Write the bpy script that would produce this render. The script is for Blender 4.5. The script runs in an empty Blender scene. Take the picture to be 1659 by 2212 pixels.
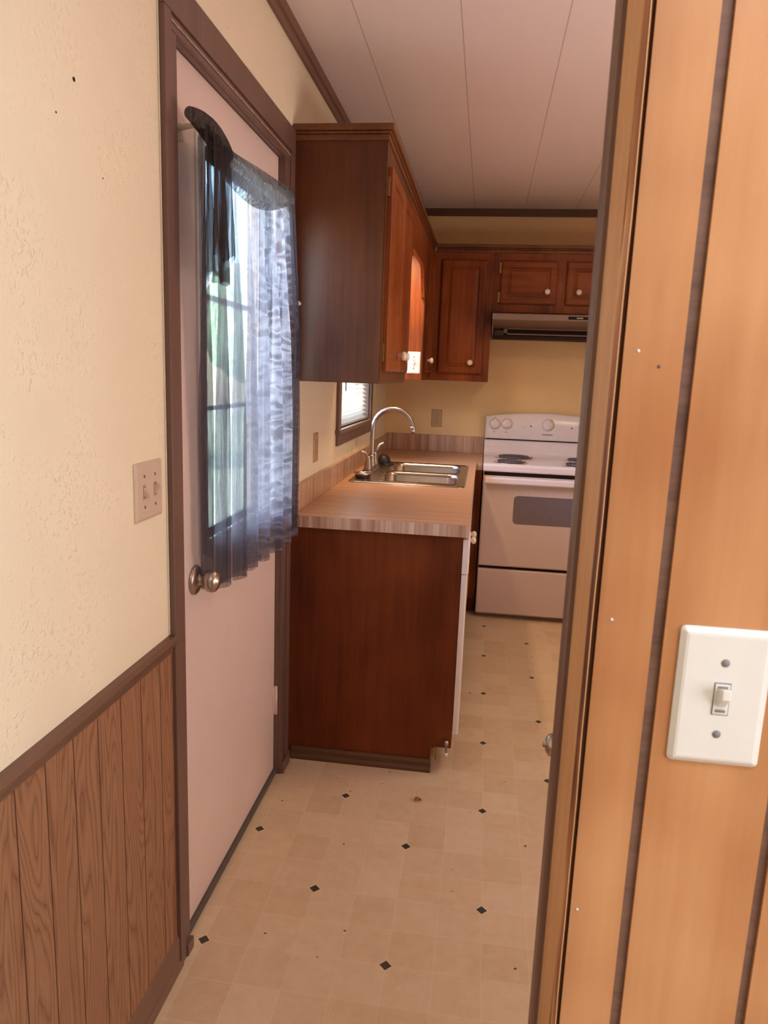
import bpy, bmesh, math, random
from mathutils import Vector, Matrix
random.seed(4)
S = bpy.context.scene
COL = S.collection
PI = math.pi

# ------------------------------------------------------------------ camera
YAW, PITCH, ROLL, HCAM = math.radians(7.490), math.radians(10.735), math.radians(2.116), 1.400
cam = bpy.data.cameras.new('camera')
cam.sensor_fit = 'HORIZONTAL'; cam.sensor_width = 36.0
cam.lens = 36.0 * 1568.5 / 1659.0
cam.clip_start = 0.02
co = bpy.data.objects.new('camera', cam); COL.objects.link(co)
fw = Vector((-math.sin(YAW)*math.cos(PITCH), math.cos(YAW)*math.cos(PITCH), -math.sin(PITCH)))
rt = Vector((math.cos(YAW), math.sin(YAW), 0)); up = rt.cross(fw)
r2 = rt*math.cos(ROLL) + up*math.sin(ROLL); u2 = -rt*math.sin(ROLL) + up*math.cos(ROLL)
M = Matrix((r2, u2, -fw)).transposed().to_4x4(); M.translation = (0, 0, HCAM)
co.matrix_world = M
cam.dof.use_dof = True; cam.dof.focus_distance = 2.6; cam.dof.aperture_fstop = 22.0
S.camera = co

# ------------------------------------------------------------------ view, sky, lights
S.view_settings.view_transform = 'Standard'; S.view_settings.look = 'None'
S.view_settings.exposure = 0.08; S.view_settings.gamma = 1.0
w = bpy.data.worlds.new('sky'); S.world = w; w.use_nodes = True
wn = w.node_tree.nodes; bg = wn['Background']
sky = wn.new('ShaderNodeTexSky'); sky.sky_type = 'NISHITA'; sky.sun_disc = False
sky.sun_elevation = math.radians(50); sky.sun_rotation = math.radians(200)
w.node_tree.links.new(sky.outputs[0], bg.inputs[0]); bg.inputs[1].default_value = 3.8

def area(name, loc, direction, sx, sy, power, color):
    l = bpy.data.lights.new(name, 'AREA'); l.shape = 'RECTANGLE'; l.size = sx; l.size_y = sy
    l.energy = power; l.color = color
    o = bpy.data.objects.new(name, l); COL.objects.link(o)
    o.location = loc; o.rotation_euler = Vector(direction).to_track_quat('-Z', 'Y').to_euler()
    return o
sun = bpy.data.lights.new('sun', 'SUN'); sun.energy = 20.0; sun.color = (1.0, 0.95, 0.86); sun.angle = 0.02
so_ = bpy.data.objects.new('sun', sun); COL.objects.link(so_)
so_.rotation_euler = Vector((-0.25, -1.0, -1.3)).to_track_quat('-Z', 'Y').to_euler()
area('dining_side_fill', (1.76, -0.75, 1.50), (-1, 0, 0), 1.4, 1.3, 38, (0.87, 0.95, 1.0))  # unseen fill before the solid right wall, added to brighten the left wall
area('kitchen_side_fill', (1.76, 1.60, 1.15), (-1, -0.1, 0.75), 1.3, 1.1, 36, (1.0, 0.83, 0.81))  # added fill, no opening behind it; tilted up to brighten the ceiling
area('kitchen_ceiling_light', (0.85, 2.70, 2.38), (0, 0, -1), 0.35, 0.35, 9, (1.0, 0.80, 0.58))
area('sink_light', (-0.46, 3.55, 2.02), (0, 0, -1), 0.06, 0.55, 9.0, (1.0, 0.68, 0.40))
area('dining_ceiling_light', (0.55, -0.20, 2.38), (0, 0, -1), 0.35, 0.35, 12, (0.97, 0.97, 1.0))

# ------------------------------------------------------------------ material helpers
def lin(c):
    f = lambda v: v/12.92 if v <= 0.04045 else ((v+0.055)/1.055)**2.4
    return tuple(f(x/255.0) for x in c) + (1.0,)
class NT:
    def __init__(s, name, rough=0.5, spec=0.4, metal=0.0):
        s.m = bpy.data.materials.new(name); s.m.use_nodes = True
        s.t = s.m.node_tree; s.n = s.t.nodes; s.b = s.n['Principled BSDF']
        s.b.inputs['Roughness'].default_value = rough
        s.b.inputs['Specular IOR Level'].default_value = spec
        s.b.inputs['Metallic'].default_value = metal
        s.tc = s.n.new('ShaderNodeTexCoord').outputs['Object']
    def L(s, a, b): s.t.links.new(a, b)
    def put(s, sock, v):
        if hasattr(v, 'is_output'): s.L(v, sock)
        else: sock.default_value = v
    def math(s, op, a, b=0.0, c=0.0, clamp=False):
        n = s.n.new('ShaderNodeMath'); n.operation = op; n.use_clamp = clamp
        s.put(n.inputs[0], a); s.put(n.inputs[1], b); s.put(n.inputs[2], c); return n.outputs[0]
    def map(s, scale=(1, 1, 1), loc=(0, 0, 0), rot=(0, 0, 0), src=None):
        n = s.n.new('ShaderNodeMapping'); s.L(src or s.tc, n.inputs[0])
        n.inputs['Scale'].default_value = scale; n.inputs['Location'].default_value = loc
        n.inputs['Rotation'].default_value = rot; return n.outputs[0]
    def noise(s, vec, scale, detail=3, rough=0.55, dist=0.0):
        n = s.n.new('ShaderNodeTexNoise'); s.L(vec, n.inputs['Vector'])
        n.inputs['Scale'].default_value = scale; n.inputs['Detail'].default_value = detail
        n.inputs['Roughness'].default_value = rough; n.inputs['Distortion'].default_value = dist
        return n.outputs[0]
    def ramp(s, f, stops):
        n = s.n.new('ShaderNodeValToRGB'); s.L(f, n.inputs[0]); e = n.color_ramp.elements
        while len(e) < len(stops): e.new(0.5)
        for i, (p, c) in enumerate(stops): e[i].position = p; e[i].color = c
        return n.outputs[0]
    def mix(s, f, a, b, mode='MIX'):
        n = s.n.new('ShaderNodeMix'); n.data_type = 'RGBA'; n.blend_type = mode
        s.put(n.inputs[0], f); s.put(n.inputs[6], a); s.put(n.inputs[7], b); return n.outputs[2]
    def xyz(s, vec=None):
        n = s.n.new('ShaderNodeSeparateXYZ'); s.L(vec or s.tc, n.inputs[0]); return n.outputs
    def comb(s, x, y, z):
        n = s.n.new('ShaderNodeCombineXYZ')
        for i, v in enumerate((x, y, z)): s.put(n.inputs[i], v)
        return n.outputs[0]
    def color(s, c): s.put(s.b.inputs['Base Color'], c)
    def bump(s, h, strength=0.3, dist=0.002):
        n = s.n.new('ShaderNodeBump'); s.L(h, n.inputs['Height'])
        n.inputs['Strength'].default_value = strength; n.inputs['Distance'].default_value = dist
        s.L(n.outputs[0], s.b.inputs['Normal'])

def plain(name, c, rough=0.5, spec=0.4, metal=0.0, var=0.06, scale=40, bump=0.0):
    t = NT(name, rough, spec, metal); n = t.noise(t.tc, scale, 3)
    a = lin(c); lo = tuple(x*(1-var) for x in a[:3])+(1,); hi = tuple(min(1, x*(1+var)) for x in a[:3])+(1,)
    t.color(t.ramp(n, [(0.3, lo), (0.7, hi)]))
    if bump: t.bump(n, bump, 0.001)
    return t.m

def wood(name, dark, mid, light, along='Z', rough=0.45, fine=60, coarse=6, spec=0.4, bump=0.05, blotch=0.5):
    t = NT(name, rough, spec)
    st = {'X': (0.06, 1, 1), 'Y': (1, 0.06, 1), 'Z': (1, 1, 0.06)}[along]
    v = t.map(st)
    f = t.noise(v, fine, 4, 0.6, 0.2); c = t.noise(v, coarse, 3, 0.5, 0.8); bl = t.noise(t.tc, 4.0, 2)
    k = t.math('ADD', t.math('MULTIPLY', f, 0.45), t.math('MULTIPLY', c, 0.55))
    k = t.math('ADD', k, t.math('MULTIPLY', t.math('SUBTRACT', bl, 0.5), blotch))
    t.color(t.ramp(k, [(0.28, lin(dark)), (0.5, lin(mid)), (0.74, lin(light))]))
    if bump: t.bump(f, bump, 0.001)
    return t.m

# cream stippled wall paint
def wall_paint(name, c, bump=0.6):
    t = NT(name, 0.42, 0.35)
    big = t.noise(t.tc, 7, 2); a = t.noise(t.tc, 120, 2, 0.5); b = t.noise(t.tc, 260, 2)
    patch = t.math('MULTIPLY', t.math('SUBTRACT', big, 0.36, clamp=True), 3.0, clamp=True)
    blob = t.math('MULTIPLY', t.math('SUBTRACT', a, 0.56, clamp=True), 5.0, clamp=True)
    h = t.math('ADD', t.math('MULTIPLY', blob, patch), t.math('MULTIPLY', b, 0.15))
    base = lin(c); lo = tuple(x*0.95 for x in base[:3])+(1,)
    t.color(t.ramp(big, [(0.3, lo), (0.7, base)])); t.bump(h, bump, 0.003)
    return t.m
M_WALL = wall_paint('cream_wall_paint', (240, 228, 202), 0.6)
M_WALLB = wall_paint('cream_kitchen_paint', (236, 200, 148), 0.12)

# ceiling panels with narrow seams and pebbled face
def ceiling_mat():
    t = NT('ceiling_panel', 0.75, 0.2); x, y, z = t.xyz()
    fx = t.math('ABSOLUTE', t.math('WRAP', t.math('ADD', x, 0.133), 0.1525, -0.1525))
    fy = t.math('ABSOLUTE', t.math('WRAP', t.math('SUBTRACT', y, 3.03), 0.61, -0.61))
    sx = t.math('LESS_THAN', fx, 0.0018); sy = t.math('MULTIPLY', t.math('LESS_THAN', fy, 0.0014), 0.35)
    seam = t.math('MAXIMUM', sx, sy)
    n = t.noise(t.tc, 130, 3, 0.6)
    c = t.mix(t.math('MULTIPLY', seam, 0.45), lin((238, 220, 212)), lin((120, 92, 72)))
    t.color(c); t.bump(t.math('SUBTRACT', n, seam), 0.35, 0.003); return t.m
M_CEIL = ceiling_mat()

# vinyl floor: 4.5 inch cells with dark diamonds on a 9 x 18 inch lattice
def floor_mat():
    t = NT('vinyl_floor', 0.38, 0.45); x, y, z = t.xyz()
    GX, GY, P, Q, C = 0.0744, 1.7388, 0.2286, 0.4572, 0.1143
    X = t.math('SUBTRACT', x, GX); Y = t.math('SUBTRACT', y, GY)
    dx = t.math('ABSOLUTE', t.math('WRAP', X, P, -P)); dy = t.math('ABSOLUTE', t.math('WRAP', Y, Q/2, -Q/2))
    d1 = t.math('ADD', dx, dy)
    d2 = t.math('ADD', t.math('SUBTRACT', P, dx), t.math('SUBTRACT', Q/2, dy))
    dd = t.math('MINIMUM', d1, d2)
    dia = t.math('LESS_THAN', dd, 0.0150); halo = t.math('LESS_THAN', dd, 0.0185)
    cx = t.math('FLOOR', t.math('DIVIDE', X, C)); cy = t.math('FLOOR', t.math('DIVIDE', Y, C))
    wn_ = t.n.new('ShaderNodeTexWhiteNoise'); wn_.noise_dimensions = '2D'; t.L(t.comb(cx, cy, 0.0), wn_.inputs[0])
    tone = wn_.outputs[0]
    gx = t.math('ABSOLUTE', t.math('WRAP', X, C/2, -C/2)); gy = t.math('ABSOLUTE', t.math('WRAP', Y, C/2, -C/2))
    gr = t.math('LESS_THAN', t.math('MINIMUM', gx, gy), 0.0016)
    mott = t.noise(t.tc, 28, 4, 0.65)
    k = t.math('ADD', t.math('MULTIPLY', tone, 0.32), t.math('MULTIPLY', mott, 0.66))
    c = t.ramp(k, [(0.2, lin((204, 176, 142))), (0.5, lin((216, 190, 158))), (0.8, lin((224, 202, 172)))])
    c = t.mix(t.math('MULTIPLY', gr, 0.4), c, lin((228, 206, 174)))
    c = t.mix(halo, c, lin((226, 204, 172))); c = t.mix(dia, c, lin((66, 60, 56)))
    sp = t.noise(t.tc, 42, 1, 0.4)
    c = t.mix(t.math('GREATER_THAN', sp, 0.80), c, lin((92, 66, 46)))
    sc = t.noise(t.tc, 9, 5, 0.7)
    c = t.mix(t.math('MULTIPLY', t.math('SUBTRACT', sc, 0.55, clamp=True), 1.0, clamp=True), c, lin((168, 128, 96)))
    t.color(c); t.bump(t.math('MULTIPLY', gr, -1.0), 0.2, 0.001)
    t.put(t.b.inputs['Roughness'], t.ramp(mott, [(0.3, (0.33, 0.33, 0.33, 1)), (0.7, (0.5, 0.5, 0.5, 1))]))
    return t.m
M_FLOOR = floor_mat()

# oak wainscot boards: cathedral grain, narrow V grooves
EDGES = [0.30, 0.385, 0.46, 0.545, 0.625, 0.705, 0.79, 0.878, 0.953, 1.031, 1.109, 1.191, 1.272, 1.358]
def oak_mat():
    t = NT('oak_board_panel', 0.5, 0.35); x, y, z = t.xyz()
    off = 0.0; groove = 0.0
    for i, e in enumerate(EDGES):
        off = t.math('ADD', off, t.math('MULTIPLY', t.math('GREATER_THAN', y, e), 0.37+0.21*(i % 3)))
        groove = t.math('MAXIMUM', groove, t.math('LESS_THAN', t.math('ABSOLUTE', t.math('SUBTRACT', y, e)), 0.0014))
    yy = t.math('ADD', y, off)
    v = t.comb(t.math('MULTIPLY', off, 0.7), t.math('MULTIPLY', yy, 9.0), t.math('ADD', t.math('MULTIPLY', z, 1.25), t.math('MULTIPLY', off, 3.1)))
    f1 = t.noise(v, 1.0, 2, 0.5, 0.25)
    ring = t.math('PINGPONG', t.math('MULTIPLY', f1, 25.0), 0.5)
    ring = t.math('POWER', t.math('MULTIPLY', ring, 2.0), 0.55)
    fi = t.noise(t.comb(t.math('MULTIPLY', yy, 0.0), t.math('MULTIPLY', yy, 420.0), t.math('MULTIPLY', z, 12.0)), 1.0, 2)
    k = t.math('ADD', t.math('MULTIPLY', ring, 0.5), t.math('MULTIPLY', fi, 0.5))
    c = t.ramp(k, [(0.18, lin((110, 72, 50))), (0.5, lin((142, 100, 72))), (0.85, lin((158, 116, 86)))])
    c = t.mix(groove, c, lin((70, 44, 28))); t.color(c)
    t.bump(t.math('SUBTRACT', t.math('MULTIPLY', fi, 0.2), groove), 0.25, 0.0015); return t.m
M_OAK = oak_mat()

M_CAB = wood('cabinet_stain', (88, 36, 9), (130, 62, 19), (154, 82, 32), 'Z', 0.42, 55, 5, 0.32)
M_CABH = wood('cabinet_stain_cross', (88, 36, 9), (130, 62, 19), (154, 82, 32), 'X', 0.42, 55, 5, 0.32)
M_CABY = wood('cabinet_stain_run', (88, 36, 9), (130, 62, 19), (154, 82, 32), 'Y', 0.42, 55, 5, 0.32)
M_CABD = wood('base_panel_shaded_stain', (70, 27, 7), (100, 44, 14), (118, 58, 22), 'Z', 0.5, 50, 4, 0.25)  # darker copy of the cabinet stain, low-level shade put into the colour
M_CABE = wood('upper_side_shaded_stain', (66, 30, 11), (94, 47, 20), (112, 62, 29), 'Z', 0.4, 50, 4, 0.4)  # cabinet stain darkened for the shaded near side, shade is in the colour
M_CROWN = wood('crown_stain', (84, 44, 20), (112, 66, 36), (130, 80, 46), 'Y', 0.42)
M_TRIM = wood('brown_painted_trim', (98, 71, 62), (112, 85, 76), (122, 95, 86), 'Z', 0.4, 40, 4, 0.45, 0.03, 0.2)
M_TRIMY = wood('brown_trim_run', (98, 68, 54), (114, 82, 66), (126, 94, 76), 'Y', 0.4, 40, 4, 0.45, 0.03, 0.2)
M_TRIMX = wood('dark_trim_cross', (82, 56, 36), (96, 66, 42), (108, 76, 50), 'X', 0.5)
M_PANEL = wood('honey_panelling', (168, 112, 70), (192, 140, 96), (208, 162, 120), 'Z', 0.36, 26, 3.0, 0.45, 0.02, 0.8)
M_GROOVE = wood('panel_groove', (88, 64, 52), (112, 84, 72), (128, 98, 86), 'X', 0.6, 180, 30)
M_JAMB = wood('raw_jamb_wood', (186, 138, 96), (206, 158, 112), (220, 176, 130), 'Z', 0.5, 60, 6)
M_WORN = wood('worn_jamb_edge', (96, 52, 32), (166, 112, 76), (226, 182, 136), 'Z', 0.6, 90, 40, 0.3, 0.3, 1.2)
M_DOOR = plain('door_white_paint', (222, 200, 192), 0.4, 0.4, 0, 0.03, 6)
M_WORNP = plain('worn_white_bead', (172, 146, 132), 0.5, 0.4, 0, 0.3, 60)
M_CAULK = plain('wall_caulk', (226, 220, 198), 0.6, 0.3)
M_GREY = plain('door_frame_plastic', (214, 212, 214), 0.4, 0.4, 0, 0.02)
M_WHITE = plain('cabinet_white_laminate', (226, 212, 206), 0.4, 0.4, 0, 0.02)
M_PORC = plain('white_porcelain', (236, 222, 208), 0.15, 0.6, 0, 0.02)
M_PLATE = plain('white_switch_plastic', (222, 222, 219), 0.3, 0.5, 0, 0.015)
M_IVORY = plain('beige_switch_plastic', (206, 184, 164), 0.35, 0.45, 0, 0.02)
M_IVORYD = plain('beige_outlet_plastic', (186, 152, 112), 0.4, 0.4, 0, 0.02)
M_DARK = plain('dark_recess', (40, 28, 24), 0.7, 0.2)
M_KICK = plain('dark_toe_kick', (58, 36, 28), 0.6, 0.3)
M_KICK2 = plain('dim_screw', (120, 98, 84), 0.5, 0.4)
M_GAP = plain('gap_wood', (120, 82, 60), 0.7, 0.2)
M_STRIP = plain('dark_weatherstrip', (92, 84, 78), 0.6, 0.3)
M_ENAM = plain('white_enamel', (228, 214, 216), 0.22, 0.5, 0, 0.015)
M_ENAM2 = plain('white_enamel_shaded_front', (212, 190, 184), 0.32, 0.45, 0, 0.015)  # darker copy of the enamel, weaker light on the front painted in
M_GLASSD = plain('oven_window_grey', (120, 108, 112), 0.12, 0.6, 0, 0.03)
M_COIL = plain('burner_black', (92, 82, 86), 0.45, 0.5)
M_MARK = plain('grey_print', (120, 106, 110), 0.6, 0.2)
M_CHROME = plain('chrome', (214, 208, 204), 0.12, 0.5, 1.0, 0.02)
M_NICKEL = plain('satin_nickel', (178, 166, 158), 0.34, 0.5, 1.0, 0.03)
M_BRASS = plain('aged_brass', (150, 118, 70), 0.35, 0.5, 1.0, 0.1)
M_STEEL = wood('brushed_steel', (160, 148, 138), (186, 174, 164), (206, 196, 186), 'X', 0.26, 160, 20, 0.5, 0.02, 0.05)
M_STEEL.node_tree.nodes['Principled BSDF'].inputs['Metallic'].default_value = 1.0
M_HOOD = plain('hood_metal', (150, 130, 118), 0.3, 0.5, 0.6, 0.03)
M_HOODD = plain('hood_underside_shaded', (140, 112, 96), 0.4, 0.4, 0.3, 0.03)  # hood metal toned down, shade of the downward face put into the colour
M_RUB = plain('black_rubber', (44, 38, 36), 0.4, 0.4)
M_SLOT = plain('slot_grey', (128, 126, 128), 0.5, 0.4)
M_GREYSC = plain('screw_metal', (150, 150, 152), 0.4, 0.5, 0.7)

def laminate(name, along):
    t = NT(name, 0.34, 0.45)
    if along == 'top':
        v = t.map((0.03, 1, 1)); f = t.noise(v, 130, 3, 0.6); g = t.noise(v, 34, 2)
        st = [(0.3, lin((176, 130, 100))), (0.5, lin((198, 152, 120))), (0.72, lin((212, 170, 138)))]
    else:
        v = t.map((1, 1, 0.02)); f = t.noise(v, 90, 2, 0.5); g = t.noise(v, 36, 2, 0.4)
        st = [(0.34, lin((154, 114, 94))), (0.5, lin((188, 150, 126))), (0.66, lin((208, 182, 160)))]
    k = t.math('ADD', t.math('MULTIPLY', f, 0.5), t.math('MULTIPLY', g, 0.5))
    t.color(t.ramp(k, st)); return t.m
M_LAMT, M_LAME = laminate('laminate_top', 'top'), laminate('laminate_edge', 'edge')

def glass_mat():
    t = NT('clear_glass'); n = t.n
    tr = n.new('ShaderNodeBsdfTransparent'); tr.inputs[0].default_value = (0.94, 0.97, 0.96, 1)
    gl = n.new('ShaderNodeBsdfGlossy'); gl.inputs['Roughness'].default_value = 0.02
    fr = n.new('ShaderNodeFresnel'); fr.inputs[0].default_value = 1.45
    mx = n.new('ShaderNodeMixShader'); t.L(t.math('MULTIPLY', fr.outputs[0], 0.6), mx.inputs[0])
    t.L(tr.outputs[0], mx.inputs[1]); t.L(gl.outputs[0], mx.inputs[2])
    t.L(mx.outputs[0], n['Material Output'].inputs[0]); return t.m
M_GLASS = glass_mat()

def sheer(name, thread, lo, hi, lace):
    t = NT(name); n = t.n
    streak = t.noise(t.map((1, 1, 0.012)), 90, 4, 0.65)
    op = t.ramp(streak, [(0.32, (lo,)*3+(1,)), (0.68, (hi,)*3+(1,))])
    col = lin(thread)
    if lace:      # woven-in irregular stone-like figure
        v = n.new('ShaderNodeTexVoronoi'); v.feature = 'DISTANCE_TO_EDGE'
        wv = t.math('MULTIPLY', t.noise(t.tc, 14, 2), 0.06); t.L(t.map((1, 15, 40), src=t.comb(0.0, t.math('ADD', t.xyz()[1], wv), t.math('ADD', t.xyz()[2], wv))), v.inputs['Vector']); v.inputs['Scale'].default_value = 1.0
        fig = t.ramp(v.outputs['Distance'], [(0.03, (1, 1, 1, 1)), (0.22, (0, 0, 0, 1))])
        y = t.xyz()[1]
        side = t.math('MULTIPLY', t.math('SUBTRACT', y, 1.72, clamp=True), 2.4, clamp=True)
        fg = t.math('MULTIPLY', fig, t.math('MULTIPLY', side, t.noise(t.tc, 11, 2)))
        col = t.mix(fg, lin(thread), lin((186, 178, 190)))
        op = t.math('ADD', op, t.math('MULTIPLY', fg, 0.12), clamp=True)
    df = n.new('ShaderNodeBsdfDiffuse'); tl = n.new('ShaderNodeBsdfTranslucent'); tr = n.new('ShaderNodeBsdfTransparent')
    t.put(df.inputs[0], col); t.put(tl.inputs[0], col)
    m1 = n.new('ShaderNodeMixShader'); m1.inputs[0].default_value = 0.62
    t.L(df.outputs[0], m1.inputs[1]); t.L(tl.outputs[0], m1.inputs[2])
    m2 = n.new('ShaderNodeMixShader'); t.L(op, m2.inputs[0])
    t.L(tr.outputs[0], m2.inputs[1]); t.L(m1.outputs[0], m2.inputs[2])
    t.L(m2.outputs[0], n['Material Output'].inputs[0]); return t.m
M_SHEER = sheer('sheer_grey_voile', (106, 100, 108), 0.40, 0.80, True)
M_SCARF2 = sheer('dark_scarf_single', (84, 78, 80), 0.45, 0.8, False)
M_SHEER2 = sheer('dark_sheer_tail', (84, 80, 90), 0.35, 0.7, False)
M_SCARF = sheer('dark_scarf_voile', (88, 80, 80), 0.62, 0.95, False)
def blind_mat():
    t = NT('white_blind_vinyl', 0.4); n = t.n; df = n.new('ShaderNodeBsdfDiffuse'); tl = n.new('ShaderNodeBsdfTranslucent')
    df.inputs[0].default_value = lin((236, 230, 222)); tl.inputs[0].default_value = lin((170, 162, 152))
    mx = n.new('ShaderNodeMixShader'); mx.inputs[0].default_value = 0.5
    t.L(df.outputs[0], mx.inputs[1]); t.L(tl.outputs[0], mx.inputs[2]); t.L(mx.outputs[0], n['Material Output'].inputs[0]); return t.m
M_BLIND = blind_mat()
M_GRASS = plain('lawn_grass', (204, 214, 186), 0.9, 0.1, 0, 0.35, 9)
M_LEAF = plain('tree_leaves', (178, 200, 170), 0.8, 0.2, 0, 0.4, 12)
M_BARK = plain('tree_bark', (98, 80, 64), 0.9, 0.1, 0, 0.3, 14)
M_DECK = wood('deck_boards', (150, 140, 128), (176, 166, 152), (196, 188, 174), 'Y', 0.7)
M_LEAFD = plain('dry_leaf', (150, 100, 44), 0.7, 0.2, 0, 0.3, 120)

# ------------------------------------------------------------------ mesh helpers
def B(): return bmesh.new()
def box(bm, x0, x1, y0, y1, z0, z1, mi=0):
    v = [bm.verts.new((x, y, z)) for x in (x0, x1) for y in (y0, y1) for z in (z0, z1)]
    for f in ((0,1,3,2), (4,6,7,5), (0,4,5,1), (2,3,7,6), (0,2,6,4), (1,5,7,3)):
        bm.faces.new([v[i] for i in f]).material_index = mi
    return bm
def boxes(*bs):
    bm = B()
    for b in bs: box(bm, *b)
    return bm
def basis(axis):
    a = Vector(axis).normalized(); u = a.orthogonal().normalized(); return a, u, a.cross(u)
def lathe(bm, c, axis, prof, seg=28, mi=0):
    a, u, v = basis(axis); c = Vector(c); rings = []
    for r, h in prof:
        if r < 1e-6: rings.append([bm.verts.new(c + a*h)])
        else: rings.append([bm.verts.new(c + a*h + u*(r*math.cos(2*PI*i/seg)) + v*(r*math.sin(2*PI*i/seg))) for i in range(seg)])
    for A, C in zip(rings, rings[1:]):
        for i in range(seg):
            j = (i+1) % seg
            q = [A[i % len(A)], A[j % len(A)], C[j % len(C)], C[i % len(C)]]
            q2 = []
            for p in q:
                if p not in q2: q2.append(p)
            if len(q2) > 2:
                f = bm.faces.new(q2); f.smooth = True; f.material_index = mi
    for R in (rings[0], rings[-1]):
        if len(R) > 2:
            try: bm.faces.new(R).material_index = mi
            except ValueError: pass
    return bm
def tube(bm, pts, rad, seg=14, mi=0, cap=True):
    pts = [Vector(p) for p in pts]; n = len(pts)
    if not hasattr(rad, '__len__'): rad = [rad]*n
    t0 = (pts[1]-pts[0]).normalized(); u = t0.orthogonal().normalized(); rings = []
    for i, p in enumerate(pts):
        t = (pts[min(i+1, n-1)]-pts[max(i-1, 0)]).normalized()
        u = (u - t*u.dot(t)).normalized(); v = t.cross(u)
        rings.append([bm.verts.new(p + (u*math.cos(2*PI*k/seg)+v*math.sin(2*PI*k/seg))*rad[i]) for k in range(seg)])
    for A, C in zip(rings, rings[1:]):
        for k in range(seg):
            f = bm.faces.new((A[k], A[(k+1) % seg], C[(k+1) % seg], C[k])); f.smooth = True; f.material_index = mi
    if cap:
        for R in (rings[0], rings[-1]): bm.faces.new(R).material_index = mi
    return bm
def rrect(w, h, r, k=5):
    pts = []
    for cx, cy, a in ((w/2-r, h/2-r, 0), (-w/2+r, h/2-r, 90), (-w/2+r, -h/2+r, 180), (w/2-r, -h/2+r, 270)):
        for i in range(k+1):
            b = math.radians(a + 90*i/k); pts.append((cx+r*math.cos(b), cy+r*math.sin(b)))
    return pts
def ringplate(bm, c, u, v, w, h, rings, r=0.0, mi=0, top=None):
    """plate in the plane (u, v) about c: rings of (inset, height along u x v); closed by a back and a front face"""
    c, u, v = Vector(c), Vector(u), Vector(v); n = u.cross(v); L = []
    for ins, ht in rings:
        p = rrect(w-2*ins, h-2*ins, max(r-ins, 0.0006)) if r > 0 else [(w/2-ins, h/2-ins), (-w/2+ins, h/2-ins), (-w/2+ins, -h/2+ins), (w/2-ins, -h/2+ins)]
        L.append([bm.verts.new(c + u*a + v*b + n*ht) for a, b in p])
    for A, C in zip(L, L[1:]):
        for i in range(len(A)):
            j = (i+1) % len(A); bm.faces.new((A[i], A[j], C[j], C[i])).material_index = mi
    bm.faces.new(list(reversed(L[0]))).material_index = mi
    bm.faces.new(L[-1]).material_index = mi if top is None else top
    return bm
def loft_poly(bm, poly, d0, d1, fn):
    """extrude a closed 2-D outline between d0 and d1, fn(a, b, d) -> point"""
    A = [bm.verts.new(fn(a, b, d0)) for a, b in poly]; C = [bm.verts.new(fn(a, b, d1)) for a, b in poly]
    for i in range(len(A)):
        j = (i+1) % len(A); bm.faces.new((A[i], A[j], C[j], C[i]))
    bm.faces.new(list(reversed(A))); bm.faces.new(C); return bm
def grid(bm, nu, nv, fn, smooth=True):
    V = [[bm.verts.new(fn(i/nu, j/nv)) for j in range(nv+1)] for i in range(nu+1)]
    for i in range(nu):
        for j in range(nv):
            f = bm.faces.new((V[i][j], V[i+1][j], V[i+1][j+1], V[i][j+1])); f.smooth = smooth
    return bm

def obj(name, bm, mats, parent=None, bevel=0.0, seg=2):
    if not isinstance(mats, (list, tuple)): mats = [mats]
    bmesh.ops.recalc_face_normals(bm, faces=bm.faces[:])
    me = bpy.data.meshes.new(name); bm.to_mesh(me); bm.free()
    for m in mats: me.materials.append(m)
    o = bpy.data.objects.new(name, me); COL.objects.link(o)
    if parent:
        o.parent = parent; o.matrix_parent_inverse = parent.matrix_world.inverted()
    if bevel:
        b = o.modifiers.new('edge', 'BEVEL'); b.width = bevel; b.segments = seg; b.limit_method = 'ANGLE'; b.angle_limit = math.radians(50)
    return o
def tag(o, label, cat, group=None):
    o['label'] = label; o['category'] = cat
    if group: o['group'] = group
    return o
def thing(name, loc, label, cat, group=None):
    o = bpy.data.objects.new(name, None); COL.objects.link(o); o.empty_display_size = 0.05
    o.location = loc; o.matrix_world = Matrix.Translation(loc); return tag(o, label, cat, group)
def struct(name, bm, mats, parent=None, bevel=0.0):
    o = obj(name, bm, mats, parent, bevel)
    if not parent: o['kind'] = 'structure'
    return o

# ------------------------------------------------------------------ room shell
WL, YB, ZC = -0.645, 4.80, 2.425        # left wall face, back wall face, ceiling
XR, YR = 1.80, -3.0                     # right wall, rear wall of the dining room behind
NF, NB = 0.575, 0.655                   # partition faces
struct('floor', boxes((-0.78, XR+0.1, YR-0.1, YB+0.1, -0.05, 0.0)), M_FLOOR)
struct('ceiling', boxes((-0.78, XR+0.1, YR-0.1, YB+0.1, ZC, ZC+0.05)), M_CEIL)
DY0, DY1, DZ = 1.478, 2.288, 2.042      # exterior door opening
WY0, WY1, WZ0, WZ1 = 3.225, 4.08, 1.150, 1.95
bw = boxes((WL-0.12, WL, YR-0.1, DY0, 0, ZC), (WL-0.12, WL, DY0, DY1, DZ, ZC), (WL-0.12, WL, DY1, WY0, 0, ZC),
           (WL-0.12, WL, WY0, WY1, 0, WZ0), (WL-0.12, WL, WY0, WY1, WZ1, ZC), (WL-0.12, WL, WY1, YB+0.1, 0, ZC))
for y, z, r in ((1.123, 1.821, 0.0035), (1.071, 1.758, 0.0016), (1.20, 1.70, 0.0013)):
    lathe(bw, (WL, y, z), (1, 0, 0), [(r, -0.001), (r, 0.0006), (0, 0.0008)], 10, 1)
struct('wall_left', bw, [M_WALL, M_DARK])
struct('wall_back', boxes((-0.78, XR+0.1, YB, YB+0.1, 0, ZC)), M_WALLB)
struct('wall_right', boxes((XR, XR+0.1, YR, YB, 0, ZC)), M_WALLB)
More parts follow.
